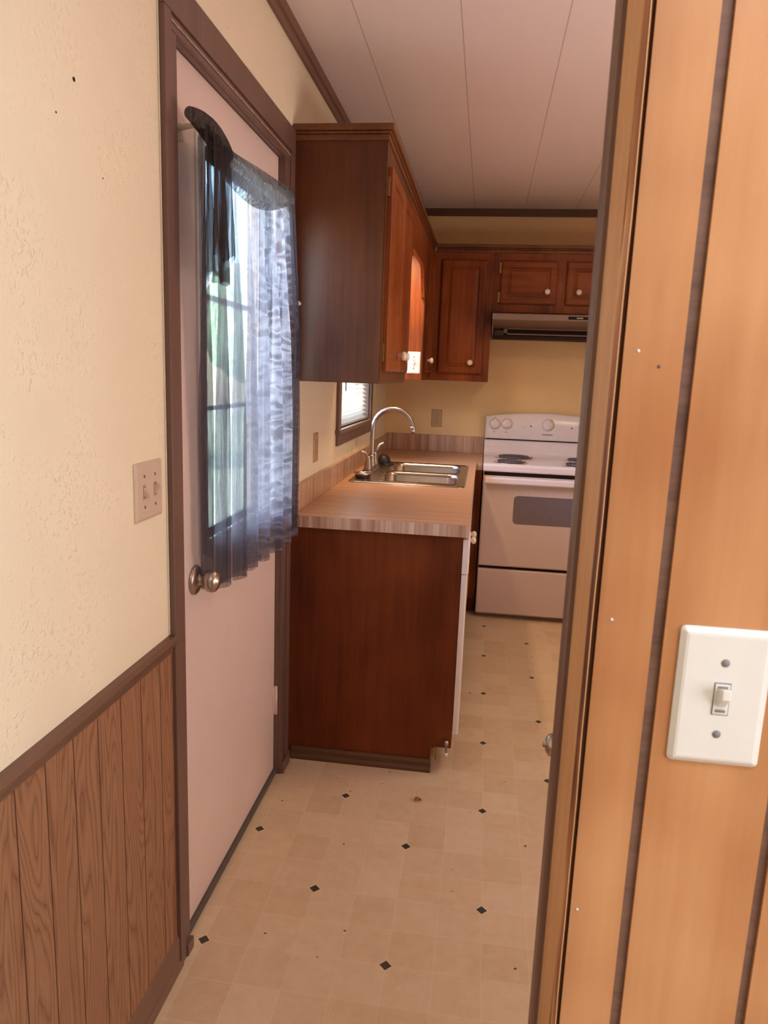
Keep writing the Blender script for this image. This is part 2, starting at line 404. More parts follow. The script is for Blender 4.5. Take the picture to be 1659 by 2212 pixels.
struct('wall_rear', boxes((-0.78, XR+0.1, YR-0.1, YR, 0, ZC)), M_WALL)
# panelled partition on the right: boards with stained grooves between them, plain kitchen side
bp = B(); xs = [0.1005, 0.1435, 0.1525, 0.247, 0.2552, 0.350, 0.358, 0.453, 0.461, 0.556, 0.564, 0.66, 0.668, 0.763, 0.771, XR]
for a, b in zip(xs[0::2], xs[1::2]): box(bp, a, b, NF, NF+0.005, 0, ZC)
box(bp, 0.1005, XR, NF+0.0032, NB, 0, ZC, 1)
for x, z, m in ((0.111, 1.424, 2), (0.127, 1.413, 1), (0.111, 1.214, 2), (0.262, 1.03, 2), (0.106, 0.95, 2)):
    lathe(bp, (x, NF, z), (0, -1, 0), [(0.0014, -0.001), (0.0013, 0.0003), (0, 0.0006)], 10, m)
struct('wall_right_partition', bp, [M_PANEL, M_GROOVE, M_PLATE], bevel=0.0)

# door jamb of the partition
def wob(z, a, k): return a*(math.sin(z*k)+0.6*math.sin(z*k*2.7+1.3)+0.4*math.sin(z*k*6.1))
bj = B(); nz = 80
def col(z):
    e = wob(z, 0.0009, 9.0)
    return [(0.0948, 0.580), (0.0946+e*0.4, 0.5605), (0.0939+e*0.4, 0.5600), (0.0934+e*0.5, 0.5630), (0.0936+e*0.3, 0.5825+e*2), (0.0931, 0.5845), (0.0931, 0.6180), (0.0938, 0.6190), (0.0938, 0.6205), (0.0930, 0.6215), (0.0930, 0.661), (0.1003, 0.661), (0.1003, 0.580)]
R_ = [[bj.verts.new((x, y, ZC*i/nz)) for x, y in col(ZC*i/nz)] for i in range(nz+1)]
for a, c in zip(R_, R_[1:]):
    for i in range(len(a)):
        j = (i+1) % len(a); f = bj.faces.new((a[i], a[j], c[j], c[i]))
        f.material_index = 1 if i in (2, 3) else (2 if i in (0, 7, 12) else 0)
struct('trim_1', bj, [M_JAMB, M_WORN, M_GAP])
# rounded brown casing on the kitchen side of the jamb
bc = B()
pr = [(0.0932, 0.6612), (0.0895, 0.6616), (0.0876, 0.666), (0.0869, 0.676), (0.0872, 0.688), (0.0895, 0.695), (0.15, 0.695), (0.15, 0.6612)]
loft_poly(bc, pr, 0.0, ZC, lambda a, b, d: (a, b, d))
struct('trim_2', bc, M_TRIM)

# trims: ceiling, chair rail, base boards
def runY(name, prof, y0, y1, mat, bevel=0.0):   # profile in (x, z)
    return struct(name, loft_poly(B(), prof, y0, y1, lambda a, b, d: (a, d, b)), mat, bevel=bevel)
def runX(name, prof, x0, x1, mat):              # profile in (y, z)
    return struct(name, loft_poly(B(), prof, x0, x1, lambda a, b, d: (d, a, b)), mat)
runY('trim_3', [(WL, 2.373), (WL+0.010, 2.373), (WL+0.012, 2.395), (WL+0.018, 2.400), (WL+0.022, ZC), (WL, ZC)], YR, YB, M_TRIMY)
runX('trim_4', [(YB, 2.383), (YB-0.012, 2.383), (YB-0.016, 2.402), (YB-0.020, ZC), (YB, ZC)], WL+0.02, XR, M_TRIMX)
runY('trim_5', [(WL, 0.790), (WL+0.008, 0.792), (WL+0.009, 0.803), (WL+0.016, 0.808), (WL+0.019, 0.818), (WL+0.014, 0.827), (WL, 0.829)], YR, 1.420, M_TRIMY)
runY('baseboard_left', [(WL, 0.0), (WL+0.017, 0.0), (WL+0.017, 0.012), (WL+0.011, 0.018), (WL+0.011, 0.075), (WL+0.004, 0.088), (WL, 0.089)], YR, 1.428, M_TRIMY)
struct('wall_left_wainscot', boxes((WL, WL+0.005, YR, 1.420, 0.0, 0.80)), M_OAK)

# ------------------------------------------------------------------ exterior door in the left wall
XD = -0.660
cas = B()
for y0, y1, ym in ((1.420, 1.485, 1.452), (2.370, 2.2815, 2.325)):
    a, b = sorted((y0, ym)); box(cas, WL+0.0005, WL+0.014, a, b, 0.0, 2.0605)
    a, b = sorted((ym, y1)); box(cas, WL+0.0005, WL+0.009, a, b, 0.0, 2.0325)
box(cas, WL+0.0005, WL+0.0145, 1.420, 2.370, 2.061, 2.132); box(cas, WL+0.0005, WL+0.0095, 1.4525, 2.3245, 2.033, 2.0605)
box(cas, WL+0.0096, WL+0.0125, 1.455, 2.322, 2.046, 2.050, 1); box(cas, WL, WL+0.003, 1.4165, 1.4198, 0.83, 2.135, 2)
box(cas, WL-0.10, WL+0.0004, 1.4785, 1.486, 0, 2.035); box(cas, WL-0.10, WL+0.0004, 2.281, 2.2875, 0, 2.035); box(cas, WL-0.10, WL+0.0004, 1.4862, 2.2808, 2.032, 2.041)
box(cas, WL-0.004, WL+0.018, 1.452, 1.487, 0, 0.030); box(cas, WL-0.004, WL+0.020, 2.284, 2.372, 0, 0.045)
struct('trim_6', cas, [M_TRIM, M_WORNP, M_CAULK], bevel=0.002)
d = bpy.data.objects.new('door_1', None); COL.objects.link(d); d.location = (XD, 1.89, 0); d.matrix_world = Matrix.Translation((XD, 1.89, 0)); d['kind'] = 'structure'
GY0, GY1, GZ0, GZ1 = 1.662, 2.218, 0.985, 1.890
sl = boxes((XD-0.042, XD, 1.488, GY0, 0.022, 2.030), (XD-0.042, XD, GY1, 2.279, 0.022, 2.030), (XD-0.042, XD, GY0, GY1, 0.022, GZ0), (XD-0.042, XD, GY0, GY1, GZ1, 2.030))
obj('door_slab', sl, M_DOOR, d)
fr = B()
for a, b, c_, e in ((GY0-0.035, GY0, GZ0-0.032, GZ1+0.032), (GY1, GY1+0.035, GZ0-0.032, GZ1+0.032), (GY0, GY1, GZ0-0.032, GZ0), (GY0, GY1, GZ1, GZ1+0.032)):
    box(fr, XD-0.044, XD+0.006, a, b, c_, e)
for a, b, c_, e in ((GY0-0.014, GY0, GZ0-0.012, GZ1+0.012), (GY1, GY1+0.014, GZ0-0.012, GZ1+0.012), (GY0, GY1, GZ0-0.012, GZ0), (GY0, GY1, GZ1, GZ1+0.012)):
    box(fr, XD-0.02, XD+0.012, a, b, c_, e)
wf = obj('window_frame', fr, M_GREY, d, 0.003)
obj('pane', boxes((XD-0.026, XD-0.022, GY0, GY1, GZ0, GZ1)), M_GLASS, wf)
obj('window_bar', boxes((XD-0.075, XD-0.055, GY0-0.05, GY1+0.05, 1.289, 1.301), (XD-0.075, XD-0.055, GY0-0.05, GY1+0.05, 1.570, 1.585), (XD-0.075, XD-0.055, GY0-0.06, GY0-0.005, 0.6, 1.95)), M_GREY, wf)
kn = lathe(B(), (XD, 1.598, 0.902), (1, 0, 0), [(0, 0.0), (0.036, 0.0), (0.0365, 0.004), (0.032, 0.008), (0.020, 0.012), (0.0125, 0.014), (0.0115, 0.022), (0.014, 0.025), (0.022, 0.029), (0.0270, 0.037), (0.0278, 0.045), (0.025, 0.053), (0.019, 0.058), (0.012, 0.060), (0.011, 0.0615), (0, 0.062)], 36)
obj('door_knob', kn, M_NICKEL, d)
hb = lathe(B(), (XD+0.006, 2.283, 0.226), (0, 0, 1), [(0, 0), (0.0065, 0), (0.0065, 0.104), (0, 0.104)], 14)
box(hb, XD-0.002, XD+0.003, 2.262, 2.282, 0.232, 0.326)
obj('hinge', hb, M_DOOR, d)
hb = lathe(B(), (XD+0.006, 2.283, 1.72), (0, 0, 1), [(0, 0), (0.0065, 0), (0.0065, 0.1), (0, 0.1)], 14)
obj('hinge', hb, M_DOOR, d)
obj('weatherstrip', boxes((XD-0.03, XD+0.010, 1.487, 2.283, 0.001, 0.021)), M_STRIP, d, 0.002)

# ------------------------------------------------------------------ kitchen window
wc = B()
for y0, y1 in ((3.165, WY0), (WY1, 4.140)): box(wc, WL-0.005, WL+0.013, y0, y1, 1.140, 2.01)
box(wc, WL-0.005, WL+0.013, 3.165, 4.140, WZ1, 2.01); box(wc, WL-0.005, WL+0.012, 3.165, 4.140, 1.078, 1.132)
box(wc, WL-0.11, WL+0.022, 3.150, 4.160, 1.130, 1.150)
for a, b, c_, e in ((WY0, WY0+0.012, WZ0, WZ1), (WY1-0.012, WY1, WZ0, WZ1), (WY0, WY1, WZ1-0.012, WZ1)): box(wc, WL-0.11, WL, a, b, c_, e)
struct('trim_7', wc, M_TRIM, bevel=0.002)
ws = B()
for a, b, c_, e in ((WY0+0.012, WY0+0.05, WZ0, WZ1-0.012), (WY1-0.05, WY1-0.012, WZ0, WZ1-0.012), (WY0+0.05, WY1-0.05, WZ0, WZ0+0.04), (WY0+0.05, WY1-0.05, WZ1-0.05, WZ1-0.012), (WY0+0.05, WY1-0.05, 1.53, 1.57)):
    box(ws, WL-0.105, WL-0.075, a, b, c_, e)
w1 = struct('window_1', ws, M_WHITE, bevel=0.002)
obj('pane', boxes((WL-0.092, WL-0.088, WY0+0.05, WY1-0.05, WZ0+0.04, WZ1-0.05)), M_GLASS, w1)
bl = thing('window_blind', (WL-0.04, 3.65, 1.93), 'white slatted mini blind lowered in the small window over the sink', 'blind')
sb = B(); z = WZ0+0.024
while z < WZ1-0.05:
    for k in range(3):
        a0, a1 = -0.0125+0.0083*k, -0.0125+0.0083*(k+1)
        h = lambda a: 0.70*a + 0.0022 - 14*a*a
        q = [sb.verts.new((WL-0.022+a, y, z-h(a))) for a, y in ((a0, WY0+0.02), (a1, WY0+0.02), (a1, WY1-0.02), (a0, WY1-0.02))]
        sb.faces.new(q)
    z += 0.0225
obj('slats', sb, M_BLIND, bl)
obj('bottom_rail', boxes((WL-0.035, WL-0.009, WY0+0.018, WY1-0.018, WZ0+0.001, WZ0+0.014)), M_BLIND, bl, 0.003)
obj('head_rail', boxes((WL-0.042, WL-0.008, WY0+0.015, WY1-0.015, WZ1-0.045, WZ1-0.013)), M_BLIND, bl, 0.003)
obj('tilt_wand', tube(B(), [(WL-0.006, 3.40, 1.90), (WL-0.004, 3.40, 1.6), (WL-0.004, 3.40, 1.315)], 0.0035, 8), M_GREYSC, bl)
# ------------------------------------------------------------------ cabinets
def cab_door(parent, c, u, v, w, h, mat, panel=True, t=0.019):
    r = [(0, 0), (0, t-0.006), (0.004, t-0.002), (0.010, t)]
    if panel: r += [(0.040, t), (0.043, t-0.006), (0.049, t-0.006), (0.062, t-0.001)]
    else: r += [(0.012, t)]
    return obj('door', ringplate(B(), c, u, v, w, h, r), mat, parent)
def knob(parent, p, ax, s=1.0):
    pr = [(0, 0), (0.008, 0), (0.0065, 0.008), (0.010, 0.013), (0.0150, 0.018), (0.0165, 0.024), (0.0145, 0.030), (0.008, 0.0335), (0, 0.0345)]
    return obj('knob', lathe(B(), p, ax, [(r*s, h*s) for r, h in pr], 22), M_PORC, parent)
def hinge(parent, x0, x1, y0, y1, z): return obj('hinge', boxes((x0, x1, y0, y1, z-0.03, z+0.03)), M_BRASS, parent, 0.001)
FX, ZU0, ZU1, ZT = -0.349, 1.368, 2.118, 2.157
X_, Y_, Z_ = (1, 0, 0), (0, 1, 0), (0, 0, 1)

def crown_steps(bm, x0, x1, y0, y1, sides):
    """stepped crown round the box top; sides: which faces carry it"""
    for z0, z1, p in ((ZU1-0.006, ZU1+0.012, 0.008), (ZU1+0.012, ZU1+0.020, 0.014), (ZU1+0.020, ZT, 0.022)):
        box(bm, x0, x1+(p if '+x' in sides else 0), y0-(p if '-y' in sides else 0), y1, z0, z1)
    return bm

# near upper cabinet on the left wall
ua = thing('upper_cabinet', (-0.5, 2.77, ZU0), 'dark stained upper cabinet beside the exterior door, two tall doors facing right', 'cabinet', )
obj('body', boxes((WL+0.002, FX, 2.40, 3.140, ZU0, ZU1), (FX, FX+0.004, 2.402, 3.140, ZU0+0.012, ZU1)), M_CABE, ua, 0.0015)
obj('crown_moulding', crown_steps(B(), WL+0.002, FX+0.002, 2.40, 3.142, ('+x', '-y')), M_CROWN, ua, 0.004)
for y0, y1, ky in ((2.436, 2.737, 2.70), (2.760, 3.065, 2.80)):
    dd = cab_door(ua, (FX+0.004, (y0+y1)/2, 1.727), Y_, Z_, y1-y0, 0.635, M_CAB)
    knob(dd, (FX+0.022, ky, 1.468), X_)
for z in (1.985, 1.47): hinge(ua, FX+0.003, FX+0.012, 2.424, 2.437, z)
for z in (1.985, 1.47): hinge(ua, FX+0.003, FX+0.012, 3.064, 3.077, z)

# valance over the sink window
va = thing('valance', (-0.4, 3.545, 2.1), 'scalloped dark wood valance bridging the cabinets above the sink window', 'valance')
poly = [(3.141, ZU1), (3.141, 1.80)]
for i in range(41):
    t = i/40; s = min(1, 1-abs(2*t-1)); z = 1.80 + 0.145*(1-(1-min(1, s*2.6))**2.2) - 0.012*math.sin(PI*min(1, s*3.2))*(1 if s < 0.31 else 0)
    poly.append((3.165+0.76*t, z))
poly += [(3.949, 1.80), (3.949, ZU1)]
obj('scalloped_board', loft_poly(B(), poly, FX-0.014, FX+0.004, lambda a, b, d: (d, a, b)), M_CABY, va, 0.001)
obj('top_board', boxes((WL, FX-0.014, 3.141, 3.949, 2.085, ZU1-0.003)), M_CABY, va)
obj('crown_moulding', crown_steps(B(), FX-0.014, FX+0.002, 3.142, 3.950, ('+x',)), M_CROWN, va, 0.004)

# corner upper cabinet beyond the sink window
ub = thing('upper_cabinet', (-0.5, 4.3, ZU0), 'lit upper cabinet past the sink window, with a switch plate on its orange side', 'cabinet')
obj('body', boxes((WL+0.002, FX, 3.950, YB-0.002, ZU0+0.008, ZU1), (FX, FX+0.004, 3.952, 4.44, ZU0+0.008, ZU1)), M_CAB, ub, 0.0015)
obj('crown_moulding', crown_steps(B(), WL+0.002, FX+0.002, 3.950, 4.43, ('+x',)), M_CROWN, ub, 0.004)
dd = cab_door(ub, (FX+0.004, 4.21, 1.740), Y_, Z_, 0.35, 0.64, M_CAB); knob(dd, (FX+0.022, 4.075, 1.483), X_)

# upper cabinet on the back wall
FY = 4.450
uc = thing('upper_cabinet', (-0.16, 4.62, ZU0), 'upper cabinet on the back wall with one tall door, left of the range hood', 'cabinet')
obj('body', boxes((FX+0.005, 0.010, FY, YB-0.002, ZU0+0.008, ZU1)), M_CAB, uc, 0.0015)
bmc = B()
for z0, z1, p in ((ZU1-0.006, ZU1+0.012, 0.008), (ZU1+0.012, ZU1+0.020, 0.014), (ZU1+0.020, ZT, 0.022)): box(bmc, FX+0.02, 0.010, FY-p, YB-0.2, z0, z1)
obj('crown_moulding', bmc, M_CROWN, uc, 0.004)
dd = cab_door(uc, (-0.163, FY, 1.746), X_, Z_, 0.262, 0.650, M_CAB); knob(dd, (-0.102, FY-0.018, 1.486), (0, -1, 0))
# short cabinet above the hood
ud = thing('upper_cabinet', (0.39, 4.62, 1.79), 'short upper cabinet directly above the range hood with two small doors', 'cabinet')
obj('body', boxes((0.011, 0.785, FY, YB-0.002, 1.782, ZU1)), M_CAB, ud, 0.0015)
bmc = B()
for z0, z1, p in ((ZU1-0.006, ZU1+0.012, 0.008), (ZU1+0.012, ZU1+0.020, 0.014), (ZU1+0.020, ZT, 0.022)): box(bmc, 0.0105, 0.785, FY-p, YB-0.2, z0, z1)
obj('crown_moulding', bmc, M_CROWN, ud, 0.004)
for x0, x1, kx in ((0.050, 0.372, 0.318), (0.423, 0.745, 0.494)):
    dd = cab_door(ud, ((x0+x1)/2, FY, 1.949), X_, Z_, x1-x0, 0.242, M_CABH); knob(dd, (kx, FY-0.018, 1.898), (0, -1, 0))
for z in (2.03, 1.865): hinge(ud, 0.037, 0.0505, FY-0.010, FY-0.001, z)

# range hood
ho = thing('range_hood', (0.39, 4.56, 1.64), 'metal range hood under the short cabinet, above the stove', 'range hood')
hb = B(); hx0, hx1, hy0, hy1 = 0.014, 0.776, 4.315, YB
prof = [(hy0, 1.730), (hy0, 1.764), (FY-0.02, 1.778), (hy1, 1.778), (hy1, 1.660), (hy1-0.02, 1.660), (hy1-0.02, 1.765), (hy0+0.012, 1.752), (hy0+0.012, 1.730)]
loft_poly(hb, prof, hx0, hx1, lambda a, b, d: (d, a, b))
for x in (hx0, hx1-0.012):
    loft_poly(hb, [(hy0+0.002, 1.730), (hy0+0.002, 1.762), (hy1, 1.776), (hy1, 1.640)], x, x+0.012, lambda a, b, d: (d, a, b))
obj('canopy', hb, M_HOOD, ho, 0.002)
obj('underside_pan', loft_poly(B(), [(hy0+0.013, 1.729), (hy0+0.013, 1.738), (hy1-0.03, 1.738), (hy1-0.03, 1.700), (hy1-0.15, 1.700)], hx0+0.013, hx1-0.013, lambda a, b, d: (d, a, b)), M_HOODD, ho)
fb = B(); fx0, fx1, fy = 0.088, 0.69, 4.62
for a, b, c_, e in ((fx0, fx0+0.022, 1.665, 1.706), (fx1-0.022, fx1, 1.665, 1.706), (fx0, fx1, 1.698, 1.706), (fx0, fx1, 1.665, 1.674)): box(fb, a, b, fy, fy+0.012, c_, e)
obj('filter_frame', fb, M_HOOD, ho, 0.001)
obj('filter', boxes((fx0+0.02, fx1-0.02, fy+0.004, fy+0.010, 1.672, 1.700)), M_DARK, ho)
obj('back_lip', boxes((hx0+0.012, hx1-0.012, 4.63, 4.78, 1.641, 1.660)), M_KICK, ho)
sw = boxes((0.432, 0.60, hy0-0.002, hy0, 1.735, 1.760)); so = obj('switch_panel', sw, M_HOOD, ho, 0.0005)
pb = boxes((0.437, 0.595, hy0-0.003, hy0-0.0015, 1.739, 1.756)); obj('badge', pb, M_DARK, so)
lt = B()
for i in range(6): box(lt, 0.484+0.006*i, 0.4875+0.006*i, hy0-0.0036, hy0-0.0028, 1.744, 1.7505+0.001*(i % 2))
obj('lettering', lt, M_PLATE, so)

# base cabinets under the left counter
def base_cab(y0, y1, label, doors, toe=True):
    c = thing('base_cabinet', (-0.34, (y0+y1)/2, 0), label, 'cabinet')
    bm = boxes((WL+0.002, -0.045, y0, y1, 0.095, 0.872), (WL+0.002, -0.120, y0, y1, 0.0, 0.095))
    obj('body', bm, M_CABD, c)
    for a, b, ky, t in doors:
        obj('drawer', ringplate(B(), (-0.043, (a+b)/2, 0.800), Y_, Z_, b-a, 0.120, [(0, 0), (0, t-0.002), (0.004, t+0.003), (0.006, t+0.003)]), M_WHITE, c)
        dd = obj('door', ringplate(B(), (-0.043, (a+b)/2, 0.443), Y_, Z_, b-a, 0.588, [(0, 0), (0, t-0.004), (0.003, t), (0.006, t)]), M_WHITE, c)
        if ky: knob(dd, (-0.043+t-0.001, ky, 0.700), X_, 1.0)
    return c
ba = base_cab(2.410, 3.190, 'base cabinet with dark brown side panel beside the exterior door, white fronts', [(2.412, 2.565, None, 0.020), (2.58, 3.18, 3.13, 0.010)])
bt = loft_poly(B(), [(2.4095, 0.0), (2.393, 0.0), (2.393, 0.010), (2.399, 0.020), (2.399, 0.036), (2.404, 0.046), (2.4095, 0.046)], -0.628, -0.114, lambda a, b, d: (d, a, b))
obj('base_moulding', bt, M_TRIMX, ba)
obj('hinge', boxes((-0.112, -0.104, 2.405, 2.420, 0.060, 0.094), (-0.100, -0.095, 2.402, 2.412, 0.046, 0.094)), M_BRASS, ba, 0.001)
ds = lathe(B(), (-0.062, 2.402, 0.128), (0.03, -0.05, -1), [(0, 0), (0.008, 0.0), (0.0085, 0.018), (0.0035, 0.022), (0.0035, 0.046)], 14)
dso = obj('door_bumper', ds, M_NICKEL, ba)
obj('tip', lathe(B(), (-0.0606, 2.3997, 0.082), (0.03, -0.05, -1), [(0.0035, 0), (0.006, 0.003), (0.006, 0.013), (0, 0.016)], 14), M_PORC, dso)
base_cab(3.192, 4.235, 'base cabinet under the sink with white fronts', [(3.205, 4.20, 3.25, 0.010)])
bb = thing('base_cabinet', (-0.3, 4.5, 0), 'dark corner base cabinet filling the gap beside the stove', 'cabinet')
obj('body', boxes((WL+0.002, 0.009, 4.237, YB-0.002, 0.095, 0.872), (WL+0.002, 0.009, 4.30, YB-0.002, 0.0, 0.095)), M_CAB, bb)

# ------------------------------------------------------------------ counter
ct = thing('countertop', (-0.33, 3.4, 0.872), 'tan wood-grain laminate countertop running from the exterior door to the stove', 'countertop')
SX0, SX1, SY0, SY1 = -0.580, -0.085, 3.232, 4.022
cb = boxes((WL, -0.027, 2.386, SY0, 0.873, 0.914), (WL, SX0, SY0, SY1, 0.873, 0.914), (SX1, -0.027, SY0, SY1, 0.873, 0.914), (WL, -0.027, SY1, 4.230, 0.873, 0.914), (WL, 0.0095, 4.230, YB, 0.873, 0.914))
bmesh.ops.recalc_face_normals(cb, faces=cb.faces[:])
for f in cb.faces: f.material_index = 0 if abs(f.normal.z) > 0.5 else 1
obj('slab', cb, [M_LAMT, M_LAME], ct)
obj('backsplash', boxes((WL, WL+0.018, 2.386, YB, 0.9142, 1.006)), [M_LAME], ct, 0.0015)
obj('backsplash', boxes((WL+0.018, 0.0095, YB-0.018, YB, 0.9142, 1.022)), [M_LAME], ct, 0.0015)

# ------------------------------------------------------------------ sink, faucet
sk = thing('kitchen_sink', (-0.33, 3.63, 0.914), 'stainless steel double bowl sink set in the laminate counter', 'sink')
def loop(bm, cx, cy, w, h, r, z, k=5): return [bm.verts.new((cx+a, cy+b, z)) for a, b in rrect(w, h, r, k)]
db = B()
cx, cy, ow, oh = -0.331, 3.628, 0.532, 0.830
o0 = loop(db, cx, cy, ow, oh, 0.03, 0.9145); o1 = loop(db, cx, cy, ow-0.006, oh-0.006, 0.028, 0.9190); o2 = loop(db, cx, cy, ow-0.022, oh-0.022, 0.022, 0.9195); o3 = loop(db, cx, cy, ow-0.030, oh-0.030, 0.020, 0.9165)
bowls = [(-0.289, 3.452, 0.365, 0.345), (-0.289, 3.838, 0.365, 0.345)]
inner = []
for bx, by, bw_, bh in bowls: inner.append(loop(db, bx, by, bw_+0.016, bh+0.016, 0.062, 0.9165))
def bridge(bm, A, C):
    for i in range(len(A)):
        j = (i+1) % len(A); f = bm.faces.new((A[i], A[j], C[j], C[i])); f.smooth = True
for A, C in ((o0, o1), (o1, o2), (o2, o3)): bridge(db, A, C)
ed = []
for lp in [o3]+inner:
    for i in range(len(lp)):
        e = db.edges.get((lp[i], lp[(i+1) % len(lp)])) or db.edges.new((lp[i], lp[(i+1) % len(lp)])); ed.append(e)
bmesh.ops.triangle_fill(db, use_beauty=True, use_dissolve=False, edges=ed)
obj('deck', db, M_STEEL, sk)
for bx, by, bw_, bh in bowls:
    wb = B(); prev = None
    for ins, z, r in ((-0.008, 0.9165, 0.062), (-0.004, 0.9185, 0.060), (0.0, 0.9165, 0.056), (0.004, 0.90, 0.054), (0.010, 0.80, 0.05), (0.022, 0.765, 0.045), (0.05, 0.757, 0.04)):
        lp = loop(wb, bx, by, bw_-2*ins, bh-2*ins, r, z, 6)
        if prev: bridge(wb, prev, lp)
        prev = lp
    wb.faces.new(prev)
    bo = obj('bowl', wb, M_STEEL, sk)
    obj('drain', lathe(B(), (bx, by, 0.7572), Z_, [(0, 0.0005), (0.025, 0.0005), (0.030, 0.003), (0.045, 0.003), (0.048, 0.0)], 28), M_CHROME, bo)

fa = thing('kitchen_faucet', (-0.553, 3.64, 0.918), 'brushed nickel gooseneck faucet standing at the back of the sink', 'faucet')
obj('base_plate', ringplate(B(), (-0.553, 3.64, 0.9168), X_, Y_, 0.056, 0.26, [(0, 0), (0, 0.006), (0.006, 0.015), (0.012, 0.018)], 0.026), M_NICKEL, fa, 0.001)
arc = [(-0.550, 3.64, 0.93), (-0.5505, 3.64, 1.00), (-0.551, 3.64, 1.08), (-0.549, 3.64, 1.125)]
for i in range(1, 13):
    a = PI*(1-i/13.0)*1.0
    arc.append((-0.449+0.100*math.cos(a), 3.64, 1.133+0.098*math.sin(a)))
arc += [(-0.348, 3.64, 1.140)]
obj('spout', tube(B(), arc, [0.0118]*len(arc), 18), M_NICKEL, fa)
obj('spout_base', lathe(B(), (-0.551, 3.64, 0.932), Z_, [(0, 0), (0.024, 0), (0.0225, 0.014), (0.018, 0.03), (0.0165, 0.055), (0.0175, 0.060), (0.014, 0.064), (0, 0.064)], 26), M_NICKEL, fa)
obj('aerator', lathe(B(), (-0.348, 3.64, 1.148), (0.02, 0, -1), [(0, 0), (0.0125, 0), (0.014, 0.004), (0.014, 0.012), (0.0125, 0.014), (0.0135, 0.018), (0.0135, 0.030), (0.010, 0.034), (0, 0.034)], 22), M_CHROME, fa)
for y, tip, s in ((3.535, (-0.588, 3.515, 1.018), 1), (3.745, (-0.508, 3.79, 1.046), 1)):
    hh = lathe(B(), (-0.553, y, 0.932), Z_, [(0, 0), (0.024, 0), (0.022, 0.010), (0.017, 0.035), (0.013, 0.060), (0.0125, 0.066), (0, 0.068)], 24)
    p0 = Vector((-0.553, y, 0.985)); p1 = Vector(tip); mid = p0.lerp(p1, 0.5) + Vector((0, 0, 0.020))
    tube(hh, [p0, p0.lerp(mid, 0.6)+Vector((0, 0, 0.006)), mid, mid.lerp(p1, 0.6), p1], [0.009, 0.0085, 0.008, 0.009, 0.0105], 12)
    obj('handle', hh, M_NICKEL, fa)
# loose strainer basket on the near left corner of the sink deck
st = thing('sink_strainer', (-0.548, 3.352, 0.918), 'chrome basket strainer lying on the near left corner of the sink rim', 'strainer')
sb2 = lathe(B(), (-0.548, 3.352, 0.9170), Z_, [(0.030, 0.0), (0.034, 0.0), (0.037, 0.016), (0.045, 0.020), (0.047, 0.023), (0.043, 0.026), (0.036, 0.024), (0.030, 0.016), (0.026, 0.004), (0.0, 0.004)], 30)
obj('basket', sb2, M_CHROME, st)
hl = B()
for i in range(18):
    a = 2*PI*i/18; c0 = Vector((-0.548+0.0357*math.cos(a), 3.352+0.0357*math.sin(a), 0.9255))
    lathe(hl, c0, (math.cos(a), math.sin(a), -0.15), [(0.0024, -0.001), (0.0024, 0.0012), (0, 0.0012)], 8)
obj('perforations', hl, M_DARK, st)
obj('post', lathe(B(), (-0.548, 3.352, 0.920), Z_, [(0, 0), (0.006, 0.0), (0.004, 0.010), (0.008, 0.018), (0.006, 0.023), (0, 0.024)], 14), M_CHROME, st)
ss = thing('drain_stopper', (-0.528, 3.935, 0.918), 'dark rubber drain stopper lying at the far corner of the sink', 'stopper')
obj('dome', lathe(B(), (-0.530, 3.935, 0.9215), (0.10, -0.12, 1), [(0, 0.003), (0.040, 0.004), (0.043, 0.010), (0.036, 0.022), (0.030, 0.036), (0.018, 0.046), (0, 0.050)], 28), M_RUB, ss)
obj('flange', lathe(B(), (-0.508, 3.925, 0.9176), Z_, [(0, 0.0), (0.042, 0.0), (0.042, 0.004), (0.020, 0.007), (0, 0.007)], 26), M_RUB, ss)

# ------------------------------------------------------------------ stove
sv = thing('kitchen_stove', (0.395, 4.45, 0.0), 'white electric coil stove standing at the end of the kitchen under the hood', 'stove')
VX0, VX1, VY = 0.014, 0.776, 4.185
obj('body', boxes((VX0+0.004, VX1-0.004, VY+0.012, 4.775, 0.035, 0.880), (VX0+0.012, VX1-0.012, VY+0.06, 4.76, 0.0, 0.035)), [M_ENAM2], sv, 0.003)
obj('gap_shadow_strip', boxes((VX0+0.008, VX1-0.008, VY+0.004, VY+0.014, 0.852, 0.878)), M_DARK, sv)
ck = loft_poly(B(), [(VY-0.012, 0.876), (VY-0.016, 0.884), (VY-0.016, 0.908), (VY-0.010, 0.918), (VY+0.006, 0.922), (VY+0.018, 0.9195), (4.665, 0.9195), (4.690, 0.932), (4.712, 0.965), (4.720, 1.016), (4.776, 1.016), (4.776, 0.876)], VX0, VX1, lambda a, b, d: (d, a, b))
obj('cooktop', ck, M_ENAM, sv, 0.003)
# control panel: bowed upper edge
cp = B(); n = 16; F = []; Bk = []
for i in range(n+1):
    t = i/n; x = VX0+0.002+(VX1-VX0-0.004)*t; zt = 1.163+0.030*math.sin(PI*t)**0.8
    F.append([cp.verts.new(p) for p in ((x, 4.702, 1.024), (x, 4.698, 1.032), (x, 4.722, zt-0.008), (x, 4.730, zt), (x, 4.772, zt-0.004), (x, 4.772, 1.024))])
for a, c_ in zip(F, F[1:]):
    for k in range(6):
        f = cp.faces.new((a[k], a[(k+1) % 6], c_[(k+1) % 6], c_[k])); f.smooth = (k == 2 or k == 1)
cp.faces.new(list(reversed(F[0]))); cp.faces.new(F[-1])
cpo = obj('control_panel', cp, M_ENAM, sv)
obj('panel_gap', boxes((VX0+0.006, VX1-0.006, 4.715, 4.770, 1.0162, 1.0238)), M_DARK, sv)
na = Vector((0, -1, 0.18)).normalized()
def py(z): return 4.698 + (z-1.032)*0.024/0.130
